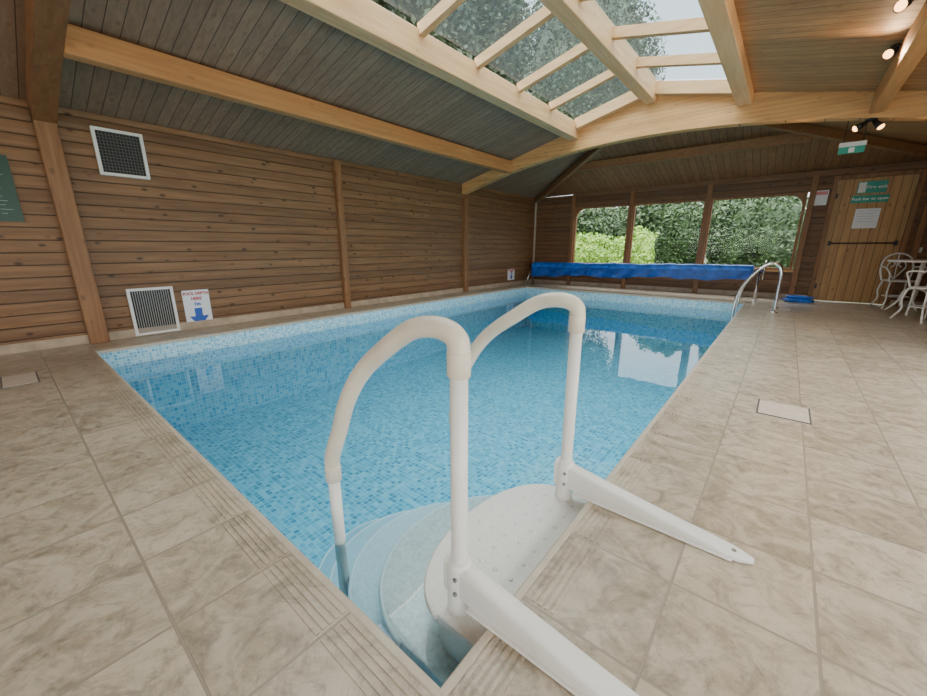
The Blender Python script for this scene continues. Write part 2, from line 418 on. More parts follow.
plank(wk,'Y',YB,XL,a,0,ZE,1); plank(wk,'Y',YB,b_,XR,0,zc,1); plank(wk,'Y',YB,a,b_,0,.45,1); plank(wk,'Y',YB,a,b_,1.8,ZE,1)
wk.add([(XL,YB-.02,ZE),(XR,YB-.02,zc),(XRG,YB-.02,ZR)],[(0,1,2)])
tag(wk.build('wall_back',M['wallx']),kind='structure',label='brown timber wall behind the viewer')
for n,(args) in enumerate((('X',XR+.05,-4.2,4.6,7),('Y',YB-.05,-4.2,.9,5))):
    ax,p,a0,a1,cnt=args; fr=MB()
    for i in range(cnt+1):
        t=a0+(a1-a0)*i/cnt
        if ax=='X': fr.box(p-.03,p+.03,t-.03,t+.03,.45,1.8)
        else: fr.box(t-.03,t+.03,p-.03,p+.03,.45,1.8)
    o=tag(fr.build('window_%d'%(4+n),M['beamZ']),kind='structure',label='timber mullioned window')
    g=MB()
    if ax=='X': g.add([(p,a0,.45),(p,a1,.45),(p,a1,1.8),(p,a0,1.8)],[(0,1,2,3)])
    else: g.add([(a0,p,.45),(a1,p,.45),(a1,p,1.8),(a0,p,1.8)],[(0,1,2,3)])
    g.build('pane',M['glass'],o)
bl=MB(); bl.box(XL,XL+.035,YB,YF,0,.085); tag(bl.build('baseboard_left',M['skirt'],bevel=.004),kind='structure',label='beige tile skirting under the left wall')
bf=MB(); bf.box(XL+.035,DX0-.06,YF-.035,YF,0,.085); bf.box(DX1+.06,XR,YF-.035,YF,0,.085); tag(bf.build('baseboard_far',M['skirt'],bevel=.004),kind='structure',label='beige tile skirting under the end wall')
ct=MB(); ct.box(XL+.02,XL+.055,YF-.06,YF-.025,.085,ZE-.1); tag(ct.build('trim_4',M['nose']),kind='structure',label='pale cover strip in the far corner')

for i in range(3):
    x0,x1=WX[i]+.03,WX[i+1]-.03
    wd=MB(); t=.04
    wd.box(x0,x0+t,YF-.02,YF+.06,WZ0,WZ1); wd.box(x1-t,x1,YF-.02,YF+.06,WZ0,WZ1)
    wd.box(x0+t,x1-t,YF-.02,YF+.06,WZ0,WZ0+t); wd.box(x0+t,x1-t,YF-.02,YF+.06,WZ1-t,WZ1)
    o=tag(wd.build('window_%d'%(i+1),M['beamZ'],bevel=.004),kind='structure',label=['left window pane bay over the rolled cover','middle window bay over the rolled cover','right window bay nearest the exit door'][i])
    g=MB(); g.add([(x0+t,YF+.03,WZ0+t),(x1-t,YF+.03,WZ0+t),(x1-t,YF+.03,WZ1-t),(x0+t,YF+.03,WZ1-t)],[(0,1,2,3)])
    g.build('pane',M['glass'],o)
    s=MB(); s.box(x0-.03,x1+.03,YF-.07,YF-.02,WZ0-.03,WZ0); s.build('window_sill',M['beamX'],o)
    for (xc,sg,use) in ((x0+t,1,i==0),(x1-t,-1,i==2)):
        if not use: continue
        R_=.20; m=MB(); poly=[(xc,WZ1-t)]
        for k in range(9):
            a=math.pi/2*k/8; poly.append((xc+sg*(R_-R_*math.sin(a)),WZ1-t-(R_-R_*math.cos(a))))
        m.prism(poly,YF-.01,YF+.05,'XZ'); m.build('corner_brace',M['beamZ'],o)
df=MB(); t=.06
df.box(DX0-t,DX0,YF-.05,YF+.05,0,DZ+t); df.box(DX1,DX1+t,YF-.05,YF+.05,0,DZ+t); df.box(DX0,DX1,YF-.05,YF+.05,DZ,DZ+t)
d=tag(df.build('door_1',M['beamZ'],bevel=.004),kind='structure',label='pine exit door in a dark timber frame')
lf=MB(); lf.box(DX0+.004,DX1-.004,YF-.02,YF+.025,.01,DZ-.004); lf.build('door_leaf',M['door'],d)
pbm=MB(); pz=.96
pbm.tube([(DX0+.07,YF-.065,pz),(DX1-.07,YF-.065,pz)],.010,12)
pbm.build('push_bar',M['black'],d)
for x in (DX0+.06,DX1-.06):
    q=MB(); q.cbox(x-.018,x+.018,YF-.08,YF-.02,pz-.035,pz+.035); q.build('bar_bracket',M['black'],d)
for z in (.25,1.70):
    q=MB(); q.box(DX0+.006,DX0+.03,YF-.026,YF-.02,z-.04,z+.04); q.build('hinge',M['black'],d)

def post(x,y,z1,label,wx=.07,wy=.12,z0=0):
    m=MB(); m.cbox(x-wx/2,x+wx/2,y-wy/2,y+wy/2,z0,z1,.005)
    return tag(m.build('timber_post',M['beamZ'],origin='base'),label,'post')
post(XL+.055,.57*H,ZE-.02,'timber post on the left wall beside the two white vents',.08,.14)
post(XL+.055,3.68*H,ZE-.02,'timber post in the middle of the left wall, bare of signs',.07,.09)
post(XL+.055,6.83*H,ZE-.25,'timber post under the arched truss on the left wall',.08,.11)
for x,l in ((WX[0],'timber post left of the first garden window'),(WX[1],'timber post between the left and middle garden windows'),(WX[2],'timber post between the middle and right garden windows'),(WX[3]+.03,'timber post between the right garden window and pine door')):
    post(x,YF-.04,ZE-.03,l,.085,.06)
post(DX1+.16,YF-.05,ZE-.02,'dark timber post right of the pine exit door',.07,.06)

# ---------------------------------------------------------------- ceiling
SX0,SX1=-3.14*H,-.76*H; SYA,SYB=.80*H,6.68*H; YT=6.83*H
def P(x,y): return (x,y,roof(x))
def slopeq(ce,x0,x1,y0,y1): 
    e=1e-4
    v=[(x0,y0,roof(x0+e)),(x1,y0,roof(x1-e)),(x1,y1,roof(x1-e)),(x0,y1,roof(x0+e))]; v+= [(a,b,c+.03) for a,b,c in v]
    ce.add(v,[(0,1,2,3),(7,6,5,4),(0,4,5,1),(1,5,6,2),(2,6,7,3),(3,7,4,0)])
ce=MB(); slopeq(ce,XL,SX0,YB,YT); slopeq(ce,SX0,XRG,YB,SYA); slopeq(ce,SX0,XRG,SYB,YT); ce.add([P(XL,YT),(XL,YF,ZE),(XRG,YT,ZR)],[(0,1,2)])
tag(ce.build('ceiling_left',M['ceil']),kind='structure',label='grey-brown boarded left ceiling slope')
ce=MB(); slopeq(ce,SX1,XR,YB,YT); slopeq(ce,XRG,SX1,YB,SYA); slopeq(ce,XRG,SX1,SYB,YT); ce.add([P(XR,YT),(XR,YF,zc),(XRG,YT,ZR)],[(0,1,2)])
tag(ce.build('ceiling_right',M['ceilr']),kind='structure',label='boarded right ceiling slope, warm light put into its honey colour')
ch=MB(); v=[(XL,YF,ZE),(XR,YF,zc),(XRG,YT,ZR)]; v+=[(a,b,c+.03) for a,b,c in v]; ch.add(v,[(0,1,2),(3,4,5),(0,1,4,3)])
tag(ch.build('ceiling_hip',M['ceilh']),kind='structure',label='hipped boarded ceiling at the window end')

def tbot(x):
    off=(x-XRG)/H; z=H*(2.65-(.040 if off<0 else .036)*off*off)
    return min(roof(x)-.18,z)
def truss(y,label,mat='beamX'):
    m=MB(); n=32; top=[]; bot=[]
    xs=[XL+.02+(XR-XL-.04)*i/n for i in range(n+1)]+[XRG]; xs.sort()
    for x in xs:
        top.append((x,roof(x)-.002)); bot.append((x,tbot(x)))
    for i in range(len(xs)-1):
        m.prism([bot[i],bot[i+1],top[i+1],top[i]],y-.07,y+.07,'XZ')
    return tag(m.build('roof_truss',M[mat]),label,'roof truss')
truss(YT,'arched glulam truss crossing the far end of the skylight')
truss(.57*H,'arched glulam truss at the near end, rising from post beside vents','beamD')
def longbeam(x,y0,y1,w,h,label,name='roof_purlin',mat='beamY'):
    z=roof(x); m=MB(); m.cbox(x-w/2,x+w/2,y0,y1,z-h,z-.002-abs(SL)*w/2,.006)
    return tag(m.build(name,M[mat],origin='base'),label,'roof beam')
longbeam(-4.42*H,.57*H+.071,YT-.071,.11,.20,'long orange glulam purlin across the dark left ceiling slope')
longbeam(.52*H,.57*H+.071,YT-.071,.11,.20,'long glulam purlin on the right ceiling slope beside the spotlights')
def rafter(a,b,label,w=.08,h=.11):
    m=MB(); m.bar(a,b,w,h); return tag(m.build('hip_rafter',M['beamH'],origin='base'),label,'roof beam')
rafter((XRG-.2,YT+.12,ZR-.14),(XL+.08,YF-.08,ZE-.065),'dark hip rafter running down to the far left corner')
rafter((XRG+.2,YT+.12,ZR-.14),(XR-.08,YF-.08,zc-.065),'hip rafter running down above the exit sign to the right')
t=.52; yy=YT+(YF-YT)*t; zz=ZR+(ZE-ZR)*t
m=MB(); m.box(XRG+(XL-XRG)*t+.1,XRG+(XR-XRG)*t-.1,yy-.045,yy+.045,zz-.14,zz-.01)
tag(m.build('roof_purlin',M['beamH'],origin='base'),'cross purlin under the hipped ceiling above the garden windows','roof beam')

# ---------------------------------------------------------------- skylight
sk=empty('skylight',(XRG,(SYA+SYB)/2,roof(SX0)))
tag(sk,'pitched timber skylight with glass panes along the roof ridge','skylight')
for x,s in ((SX0,1),(SX1,-1)):
    m=MB(); z=roof(x); m.cbox(x-.075,x+.075,SYA,YT-.07,z-.14,z+.08,.006); m.build('curb_beam',M['sky_wood'],sk)
m=MB(); m.cbox(XRG-.075,XRG+.075,SYA,YT-.07,ZR-.13,ZR+.12,.006); m.build('ridge_beam',M['sky_wood'],sk)
for y in (SYA,SYB):
    for (xa,xb) in ((SX0+.07,XRG-.07),(XRG+.07,SX1-.07)):
        m=MB(); m.bar((xa,y,roof(xa)+.03),(xb,y,roof(xb)+.03),.12,.14); m.build('end_trimmer',M['skyx'],sk)
ys=[SYB-.06-i*.80 for i in range(7)]
for y in ys[1:]:
    for (xa,xb) in ((SX0+.07,XRG-.07),(XRG+.07,SX1-.07)):
        m=MB(); m.bar((xa,y,roof(xa)+.055),(xb,y,roof(xb)+.055),.065,.09); m.build('glazing_bar',M['skyx'],sk)
ys.append(SYA+.06)
for i in range(len(ys)-1):
    for (xa,xb) in ((SX0+.07,XRG-.07),(XRG+.07,SX1-.07)):
        m=MB(); za,zb=roof(xa)+.11,roof(xb)+.11
        m.add([(xa,ys[i],za),(xb,ys[i],zb),(xb,ys[i+1],zb),(xa,ys[i+1],za)],[(0,1,2,3)]); m.build('glass_pane',M['glassg'],sk)

# ---------------------------------------------------------------- pool steps
st=empty('pool_steps',((-.5)*H,1.02*H,FLOORZ))
tag(st,'white plastic drop-in pool steps with two arched handrails','pool steps')
YC=1.03*H
def outline(R,hw,x_edge=PX1-.016):
    pts=[]; n=36
    for i in range(n+1):
        s=-math.cos(math.pi*i/n); yv=YC+hw*s
        xv=x_edge-R*(1-abs(s)**2.2)**.5*.62-R*.38*(1 if 0<i<n else 0)
        pts.append((xv,yv))
    return [(x_edge,YC-hw)]+pts+[(x_edge,YC+hw)]
def tread(R,hw,z0,z1):
    m=MB(); m.prism(outline(R,hw),z0,z1,'XY'); return m
studs=MB()
ST=[(.36,.40,-.045),(.64,.44,-.20),(.88,.465,-.33),(1.08,.48,-.45),(1.25,.49,-.56)]
for i,(R,hw,zt) in enumerate(ST):
    R*=H; hw*=H; zn=ST[i+1][2] if i<4 else FLOORZ
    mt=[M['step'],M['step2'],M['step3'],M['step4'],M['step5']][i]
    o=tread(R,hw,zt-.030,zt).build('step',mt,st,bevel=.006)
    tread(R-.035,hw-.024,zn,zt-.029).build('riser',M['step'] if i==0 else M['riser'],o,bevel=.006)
    lp=[Vector((x,y,zt-.008)) for (x,y) in outline(R,hw)[2:-2]]
    m=MB(); m.tube(lp,.009,8); m.build('tread_lip',M['step'] if i==0 else M['nosing'],o)
    if i==0:
        for a in range(5):
            for b in range(9):
                cx=PX1-.016-.05-a*.055; cy=YC-.28+b*.07
                if a>3 and abs(b-4)>2: continue
                if a>2 and abs(b-4)>3: continue
                studs.lathe([(.008,-.046),(.008,-.0435),(.004,-.042)],(cx,cy,0),10)
        studs.build('grip_studs',M['step'],o)
def handrail(y,xf,xb):
    z1=.735*H
    pts=[(xf,y,z1),(xf,y,.755*H),(xf-.006,y,.778*H),(xf-.028,y,.794*H),(xf-.075,y,.800*H),(xf-.15,y,.782*H),(xf-.245,y,.718*H),(-1.00*H,y,.61*H),(-1.10*H,y,.485*H),(-1.17*H,y,.345*H),(xb+.006,y,.21*H),(xb,y,.13*H)]
    m=MB(); m.tube(crom(pts,6),.0265,18); hr=m.build('handrail',M['rail'],st)
    m=MB(); m.tube([(xf,y,-.30),(xf,y,.735*H)],.0215,18); m.build('front_post',M['white'],hr)
    m=MB(); m.tube([(xb,y,-.54),(xb,y,.14*H)],.0205,18); m.build('pool_post',M['white'],hr)
    for (x,z) in ((xf,.715*H),(xb,.135*H)):
        m=MB(); m.lathe([(.0235,z-.030),(.0275,z-.027),(.0280,z+.027),(.0265,z+.031)],(x,y,0),20); m.build('collar',M['rail'],hr)
    m=MB(); L=.08*H-xf; n=18; secs=[]
    for i in range(n+1):
        t=i/n; x=xf-.035+t*(L+.035)
        hgt=.098*(1-t)**1.15+.013; wd=.025+.008*t
        if t>.86: wd*=math.sqrt(max(.02,1-((t-.86)/.145)**2))
        base=.002; sec=[]
        for k in range(16):
            a=2*math.pi*k/16; c,s_=math.cos(a),math.sin(a)
            sec.append((x, y+wd*(abs(c)**.4)*(1 if c>0 else -1), base+hgt/2+hgt/2*(abs(s_)**.4)*(1 if s_>0 else -1)))
        secs.append(sec)
    vs=[v for s_ in secs for v in s_]; fs=[]
    for i in range(n):
        for k in range(16):
            l=(k+1)%16; fs.append((i*16+k,i*16+l,i*16+16+l,i*16+16+k))
    m.add(vs,fs,True); m.add(secs[0],[tuple(range(16))]); m.add(secs[-1],[tuple(range(16))])
    m.build('deck_foot',M['white'],hr)
    m=MB(); m.cbox(xf+.05,.08*H-.05,y-.036,y+.036,.002,.009,.002); m.build('foot_flange',M['white'],hr)
    fp=MB(); fp.lathe([(.030,-.14),(.033,-.13),(.033,.10),(.025,.115)],(xf,y,0),20); fp.build('clamp_sleeve',M['white'],hr)
    for z in (.030,.075):
        m=MB(); m.lathe([(.006,0),(.006,.004),(.003,.006)],(0,0,0),10,'Y')
        for v in m.v: v.y=-v.y; v+=Vector((xf+.012,y-.031,z))
        m.build('bolt',M['screw'],hr)
    m=MB(); m.lathe([(.007,0),(.007,.003),(.003,.004)],(.08*H-.05,y,.0185),10); m.build('bolt',M['screw'],hr)
handrail(.695*H,-.59*H,-1.245*H); handrail(1.385*H,-.58*H,-1.205*H)

# ---------------------------------------------------------------- pool ladder rails
lad=empty('pool_ladder',(-.1*H,8.0*H,0)); tag(lad,'stainless steel pool ladder grab rails by the far right pool edge','ladder')
for y in (7.65*H,8.25*H):
    m=MB(); pts=[(PX1-.08,y,-.8),(PX1-.08,y,-.3),(PX1-.08,y,.05),(PX1-.04,y,.30),(PX1+.08,y,.52),(PX1+.2,y,.65),(PX1+.31,y,.67),(PX1+.38,y,.57),(PX1+.39,y,.33),(PX1+.39,y,0.0)]
    m.tube(crom(pts,6),.020,14); r=m.build('grab_rail',M['chrome'],lad)
    m=MB(); m.lathe([(.05,.001),(.05,.012),(.03,.02)],(PX1+.39,y,0),20); m.build('base_flange',M['chrome'],r)
for z in (-.3,-.55):
    m=MB(); m.cbox(PX1-.11,PX1-.04,7.65*H,8.25*H,z-.012,z+.012); m.build('rung',M['white'],lad)

# ---------------------------------------------------------------- cover roller
cr=empty('pool_cover_roller',(-2.9*H,9.35*H,0)); tag(cr,'long rolled blue pool cover on a reel beneath the garden windows','pool cover')
X0,X1=-5.25*H,-.45*H; yr=9.32*H; ZL_,ZR_=.455,.515
m=MB(); n=110; pts=[];rs=[]
for i in range(n+1):
    t=i/n; x=X0+(X1-X0)*t; pts.append((x,yr,ZL_+(ZR_-ZL_)*t+.004*math.sin(t*19))); rs.append(.088+.004*math.sin(t*31)+.003*math.sin(t*73+1)+.003*random.random())
m.tube(pts,rs,24); m.build('rolled_cover',M['cover'],cr)
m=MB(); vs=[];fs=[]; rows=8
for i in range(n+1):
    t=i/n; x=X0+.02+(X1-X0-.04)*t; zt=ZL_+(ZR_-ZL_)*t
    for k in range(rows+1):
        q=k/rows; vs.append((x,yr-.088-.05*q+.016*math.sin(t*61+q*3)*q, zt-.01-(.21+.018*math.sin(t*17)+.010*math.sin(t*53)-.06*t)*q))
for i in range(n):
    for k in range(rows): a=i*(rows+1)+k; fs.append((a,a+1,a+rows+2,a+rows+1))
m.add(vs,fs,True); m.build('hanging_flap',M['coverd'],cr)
m=MB(); m.tube([(X0-.10,yr,ZL_),(X1+.14,yr,ZR_)],.025,14); m.build('reel_axle',M['chrome'],cr)
for x,zr in ((X0-.07,ZL_),(X1+.09,ZR_)):
    m=MB()
    m.tube([(x,yr-.17,.02),(x,yr,zr),(x,yr+.17,.02)],.018,10); m.tube([(x,yr-.2,.018),(x,yr+.2,.018)],.018,10)
    m.build('reel_stand',M['chrome'],cr)
m=MB(); m.tube([(X1+.15+0*a,yr+.16*math.cos(a),ZR_+.16*math.sin(a)) for a in [i*math.pi/12 for i in range(24)]],.010,8,closed=True)
for a in (0,2.09,4.19): m.tube([(X1+.15,yr,ZR_),(X1+.15,yr+.16*math.cos(a),ZR_+.16*math.sin(a))],.008,8)
m.build('hand_wheel',M['chrome'],cr)

# ---------------------------------------------------------------- text helper
def text(s,size,mat,parent,loc,face='X',bold=0):
    cu=bpy.data.curves.new('t','FONT'); cu.body=s; cu.size=size; cu.align_x='CENTER'; cu.align_y='CENTER'; cu.extrude=.0006; cu.offset=bold
    o=bpy.data.objects.new('t',cu); C.objects.link(o)
    dg=bpy.context.evaluated_depsgraph_get(); dg.update()
    me=bpy.data.meshes.new_from_object(o.evaluated_get(dg)); bpy.data.objects.remove(o)
    me.materials.clear(); me.materials.append(mat)
    R=Matrix.Rotation(math.pi/2,4,'X')
    if face=='X': R=Matrix.Rotation(math.pi/2,4,'Z')@R
    me.transform(Matrix.Translation(Vector(loc)-Vector(parent.location))@R)
    n=bpy.data.objects.new('lettering',me); C.objects.link(n); n.parent=parent; return n

WF=XL+.022
def vent(p0,p1,label,slatm,vertical):
    y0,z1=p0.y,p0.z; y1,z0=p1.y,p1.z
    r=empty('wall_vent',(WF,(y0+y1)/2,z0)); tag(r,label,'vent'); t=.026
    m=MB(); m.box(WF,WF+.012,y0+t,y1-t,z0+t,z1-t); m.build('backing',M['dark'],r)
    m=MB(); m.box(WF,WF+.035,y0,y0+t,z0,z1); m.box(WF,WF+.035,y1-t,y1,z0,z1); m.box(WF,WF+.035,y0+t,y1-t,z0,z0+t); m.box(WF,WF+.035,y0+t,y1-t,z1-t,z1)
    m.build('frame',M['vwhite'],r,bevel=.003)
    m=MB(); n=17 if vertical else 13; hw=.0026
    for i in range(1,n): y=y0+t+(y1-y0-2*t)*i/n; m.box(WF+.012,WF+.024,y-hw,y+hw,z0+t,z1-t)
    for i in range(1,n):
        z=z0+t+(z1-z0-2*t)*i/n
        if not vertical: m.box(WF+.012,WF+.024,y0+t,y1-t,z-hw,z+hw)
    m.build('grille',slatm,r)
vent(onX(89,126,WF),onX(150,180,WF),'white-framed wall vent with dark mesh, high on the wall',M['grille'],False)
vent(onX(125,289,WF),onX(180,330,WF),'white-framed slatted wall vent low beside the depth sign',M['grillel'],True)

def arrow(parent,y,z,s,X):
    m=MB(); w_=.17
    m.prism([(y-w_*s,z+.5*s),(y+w_*s,z+.5*s),(y+w_*s,z+.08*s),(y-w_*s,z+.08*s)],X,X+.001,'YZ')
    m.prism([(y+.44*s,z+.08*s),(y,z-.5*s),(y-.44*s,z+.08*s)],X,X+.001,'YZ'); m.build('down_arrow',M['signb'],parent)
def depth_sign(yc,z0,z1,hw,label):
    r=empty('depth_sign',(WF,yc,z0)); tag(r,label,'sign'); hh=z1-z0
    m=MB(); m.box(WF,WF+.006,yc-hw,yc+hw,z0,z1); m.build('panel',M['signw'],r)
    text('POOL DEPTH',hw*.32,M['red'],r,(WF+.0075,yc,z1-hh*.09),bold=.002); text('HERE',hw*.34,M['red'],r,(WF+.0075,yc,z1-hh*.22),bold=.002)
    text('1m',hw*.40,M['signb'],r,(WF+.0075,yc,z1-hh*.36),bold=.0025); arrow(r,yc,z0+hh*.285,hh*.50,WF+.0075)
p0,p1=onX(181,291,WF),onX(214,326,WF)
depth_sign((p0.y+p1.y)/2,p1.z,p0.z,(p1.y-p0.y)/2,'white pool depth sign with blue down arrow beside the low vent')
p=onX(511,275,WF); depth_sign(p.y,p.z-.12,p.z+.14,.15,'small white depth sign far down the left wall near the cover')
p0,p1=onX(-22,152,WF),onX(25,222,WF)
r=empty('pool_notice',(WF,(p0.y+p1.y)/2,p1.z)); tag(r,'dark green pool notice with white lines on the left wall','sign')
m=MB(); m.box(WF-.01,WF+.008,p0.y,p1.y,p1.z,p0.z); m.build('panel',M['green'],r)
m=MB()
for i in range(13):
    z=p0.z-.05-i*(p0.z-p1.z-.08)/13
    m.box(WF+.008,WF+.009,p0.y+.03,p1.y-.04-random.random()*.1,z-.0022,z)
m.build('printed_lines',M['inkg'],r)

def flat(name,x0,x1,z0,z1,Y,mat,label):
    r=empty(name,((x0+x1)/2,Y,z0)); tag(r,label,'sign')
    m=MB(); m.box(x0,x1,Y-.006,Y,z0,z1); m.build('panel',M[mat],r); return r
YD=YF-.021
a,b=onY(859,182,YD),onY(886,192,YD); r=flat('fire_exit_sign',a.x,b.x,b.z,a.z,YD,'teal','green fire exit sign at the top of the pine door')
m=MB(); m.box(a.x+.012,a.x+(b.x-a.x)*.3,YD-.0075,YD-.006,b.z+.012,a.z-.012); m.build('pictogram',M['inkw'],r)
text('Fire exit',.066,M['inkw'],r,(a.x+(b.x-a.x)*.66,YD-.008,(a.z+b.z)/2),'Y',.001)
a,b=onY(852,196,YD),onY(888,201.5,YD); r=flat('push_bar_sign',a.x,b.x,b.z,a.z,YD,'teal','narrow green push bar to open strip on the pine door')
text('Push bar to open',.058,M['inkw'],r,((a.x+b.x)/2,YD-.008,(a.z+b.z)/2),'Y',.0012)
a,b=onY(856,209,YD),onY(876,228,YD); r=flat('paper_notice',a.x,b.x,b.z,a.z,YD,'signw','white paper notice pinned to the pine door')
m=MB()
for i in range(5): m.box(a.x+.03,b.x-.03-.02*(i%2),YD-.007,YD-.006,a.z-.035-i*.04-.004,a.z-.035-i*.04)
m.build('printed_lines',M['grillel'],r)
YW=YF-.021
a,b=onY(813.5,191,YW),onY(826,205,YW); r=flat('safety_notice',a.x,b.x,b.z,a.z,YW,'signw','small red and white notice between window and pine door')
m=MB(); m.box(a.x+.01,b.x-.01,YW-.007,YW-.006,a.z-.07,a.z-.015); m.build('red_band',M['pink'],r)
m=MB(); pp=onY(918,250,YW); m.cbox(pp.x-.04,pp.x+.04,YW-.02,YW,pp.z-.04,pp.z+.04)
tag(m.build('light_switch',M['vwhite'],origin='base'),'small white switch on the end wall right of the door','switch')

YE=7.35*H
pe=onY(852,147,YE)
r=empty('exit_light',(pe.x,YE,pe.z-.06)); tag(r,'hanging green and white illuminated exit sign box','exit sign')
m=MB(); m.cbox(pe.x-.115,pe.x+.115,YE-.028,YE+.028,pe.z+.005,pe.z+.052); m.build('housing',M['vwhite'],r)
m=MB(); m.box(pe.x-.11,pe.x+.11,YE-.008,YE+.008,pe.z-.068,pe.z+.005); pn=m.build('panel',M['teal'],r)
m=MB(); m.box(pe.x-.025,pe.x+.025,YE-.011,YE-.008,pe.z-.058,pe.z-.006); m.build('pictogram',M['inkw'],pn)
tp=min(roof(pe.x), ZR+(ZE-ZR)*((YE-YT)/(YF-YT)))
for s in (-.08,.08):
    m=MB(); m.tube([(pe.x+s,YE,pe.z+.051),(pe.x+s,YE,tp)],.004,6); m.build('hanging_rod',M['black'],r)

def spot(loc,dirs,label):
    r=empty('spotlight',loc); tag(r,label,'spotlight'); L=Vector(loc)
    m=MB(); m.lathe([(.045,-.02),(.05,-.015),(.05,0)],L,20); m.build('base',M['black'],r)
    for dv in dirs:
        d=Vector(dv).normalized(); c=L+Vector((d.x*.07,d.y*.07,-.05))
        m=MB(); m.tube([L+Vector((0,0,-.015)),c],.008,8); m.tube([c-d*.03,c+d*.02,c+d*.06],[.020,.030,.038],16); h=m.build('lamp_head',M['black'],r)
        m=MB(); m.tube([c+d*.058,c+d*.072,c+d*.080],[.032,.026,.010],16); m.build('bulb',M['bulb'],h)
        ld=bpy.data.lights.new('spot_lamp','SPOT'); ld.energy=14; ld.color=(1,.66,.36); ld.spot_size=2.4; ld.shadow_soft_size=.04
        lo=bpy.data.objects.new('spot_lamp',ld); C.objects.link(lo); lo.parent=r; lo.location=c+d*.12-L; lo.rotation_euler=d.to_track_quat('-Z','Y').to_euler()
def onroof(px,py):
    r=ray(px,py)
    t=(ZR+SLR*XRG-H)/(r.z+SLR*r.x); return Vector((0,0,H))+r*t
q=onroof(899,46); spot(q,[(-.5,-.9,-.45)],'black spotlight with a warm bulb on the ceiling beside the right purlin')
q=onroof(914,-4); spot(q,[(-.5,-.9,-.45)],'black spotlight with a warm bulb at the top right corner')
q=onY(874,108,YT); spot((q.x,YT-.02,tbot(q.x)),[(-.8,-.2,-.5),(.5,-.2,-.6)],'twin-headed black spotlight under the arched truss')

def lid(c,sx,sy,label):
    r=empty('skimmer_lid',(c.x,c.y,.0)); tag(r,label,'deck cover')
    m=MB(); m.cbox(c.x-sx/2,c.x+sx/2,c.y-sy/2,c.y+sy/2,.0005,.005,.002); m.build('cover_plate',M['lid'],r)
    m=MB(); t=.008
    m.box(c.x-sx/2-t,c.x-sx/2,c.y-sy/2-t,c.y+sy/2+t,.0005,.003); m.box(c.x+sx/2,c.x+sx/2+t,c.y-sy/2-t,c.y+sy/2+t,.0005,.003)
    m.box(c.x-sx/2,c.x+sx/2,c.y-sy/2-t,c.y-sy/2,.0005,.003); m.box(c.x-sx/2,c.x+sx/2,c.y+sy/2,c.y+sy/2+t,.0005,.003)
    m.build('rim',M['grille'],r)
lid(onZ(783,411),.22,.24,'square pale skimmer cover set in the right deck tiles')
lid(onZ(20,380),.34,.16,'pale skimmer cover in the deck at the left wall')
lid(onZ(784,310),.16,.20,'small skimmer cover on the deck beside the pool ladder')

m=MB(); hc=Vector((.30*H,9.45*H,.0)); pts=[]
for i in range(140):
    a=i*.27; rr=.12+.03*math.sin(i*.05); pts.append((hc.x+rr*1.3*math.cos(a),hc.y+rr*math.sin(a),.018+i*.0006))
m.tube(pts,.014,8); tag(m.build('coiled_hose',M['cover'],origin='base'),'coiled blue hose on the floor under the right window','hose')

def bistro_table(c):
    r=empty('bistro_table',c); L=Vector(c)
    m=MB(); m.lathe([(.32,.705),(.34,.71),(.34,.725),(.33,.73)],L,36); m.build('table_top',M['iron'],r)
    m=MB(); m.tube([L+Vector((0,0,.20)),L+Vector((0,0,.705))],.022,14); m.build('column',M['iron'],r)
    for k in range(3):
        a=k*2*math.pi/3+.3; d=Vector((math.cos(a),math.sin(a),0))
        m=MB(); m.tube(crom([L+d*.02+Vector((0,0,.36)),L+d*.12+Vector((0,0,.30)),L+d*.16+Vector((0,0,.16)),L+d*.28+Vector((0,0,.014))],6),.012,8); m.build('leg',M['iron'],r)
    return r
tag(bistro_table((1.58*H,8.80*H,0)),'round white metal bistro table beside the end wall','table')
def bistro_chair():
    r=empty('bistro_chair',(0,0,0))
    m=MB(); m.lathe([(.185,.435),(.20,.44),(.20,.452),(.185,.458)],(0,0,0),30); m.build('seat',M['iron'],r)
    for sx in (-1,1):
        m=MB(); m.tube(crom([(sx*.15,.13,.435),(sx*.17,.16,.28),(sx*.155,.15,.15),(sx*.20,.21,.008)],6),.012,8); m.build('leg',M['iron'],r)
        m=MB(); m.tube(crom([(sx*.14,-.13,.435),(sx*.16,-.16,.28),(sx*.145,-.15,.15),(sx*.18,-.22,.008)],6),.012,8); m.build('leg',M['iron'],r)
        m=MB(); m.tube(crom([(sx*.19,-.16,.66),(sx*.24,-.02,.665),(sx*.23,.11,.64),(sx*.18,.13,.55),(sx*.165,.10,.45)],6),.011,8); m.build('arm',M['iron'],r)
    m=MB(); m.tube(crom([(-.16,-.13,.44),(-.19,-.17,.62),(-.15,-.20,.80),(0,-.21,.87),(.15,-.20,.80),(.19,-.17,.62),(.16,-.13,.44)],8),.012,10); b=m.build('backrest',M['iron'],r)
    for sx in (-1,1):
        m=MB(); m.tube(crom([(0,-.19,.46),(sx*.06,-.19,.56),(sx*.11,-.19,.66),(sx*.07,-.20,.75),(sx*.02,-.20,.70),(sx*.06,-.195,.65)],6),.008,7); m.build('scroll',M['iron'],b)
    m=MB(); m.tube([(0,-.17,.45),(0,-.205,.86)],.008,7); m.build('back_bar',M['iron'],b)
    m=MB(); m.tube([(.15*math.cos(k*math.pi/12),.15*math.sin(k*math.pi/12),.20) for k in range(24)],.007,7,closed=True); m.build('stretcher_ring',M['iron'],r)
    return r
ch1=bistro_chair(); ch1.location=(1.58*H,8.0*H,0); ch1.rotation_euler.z=.5; ch1.scale=(.93,.93,.93)
tag(ch1,'white scrollwork metal chair in front of the bistro table','chair',group='white bistro chairs')
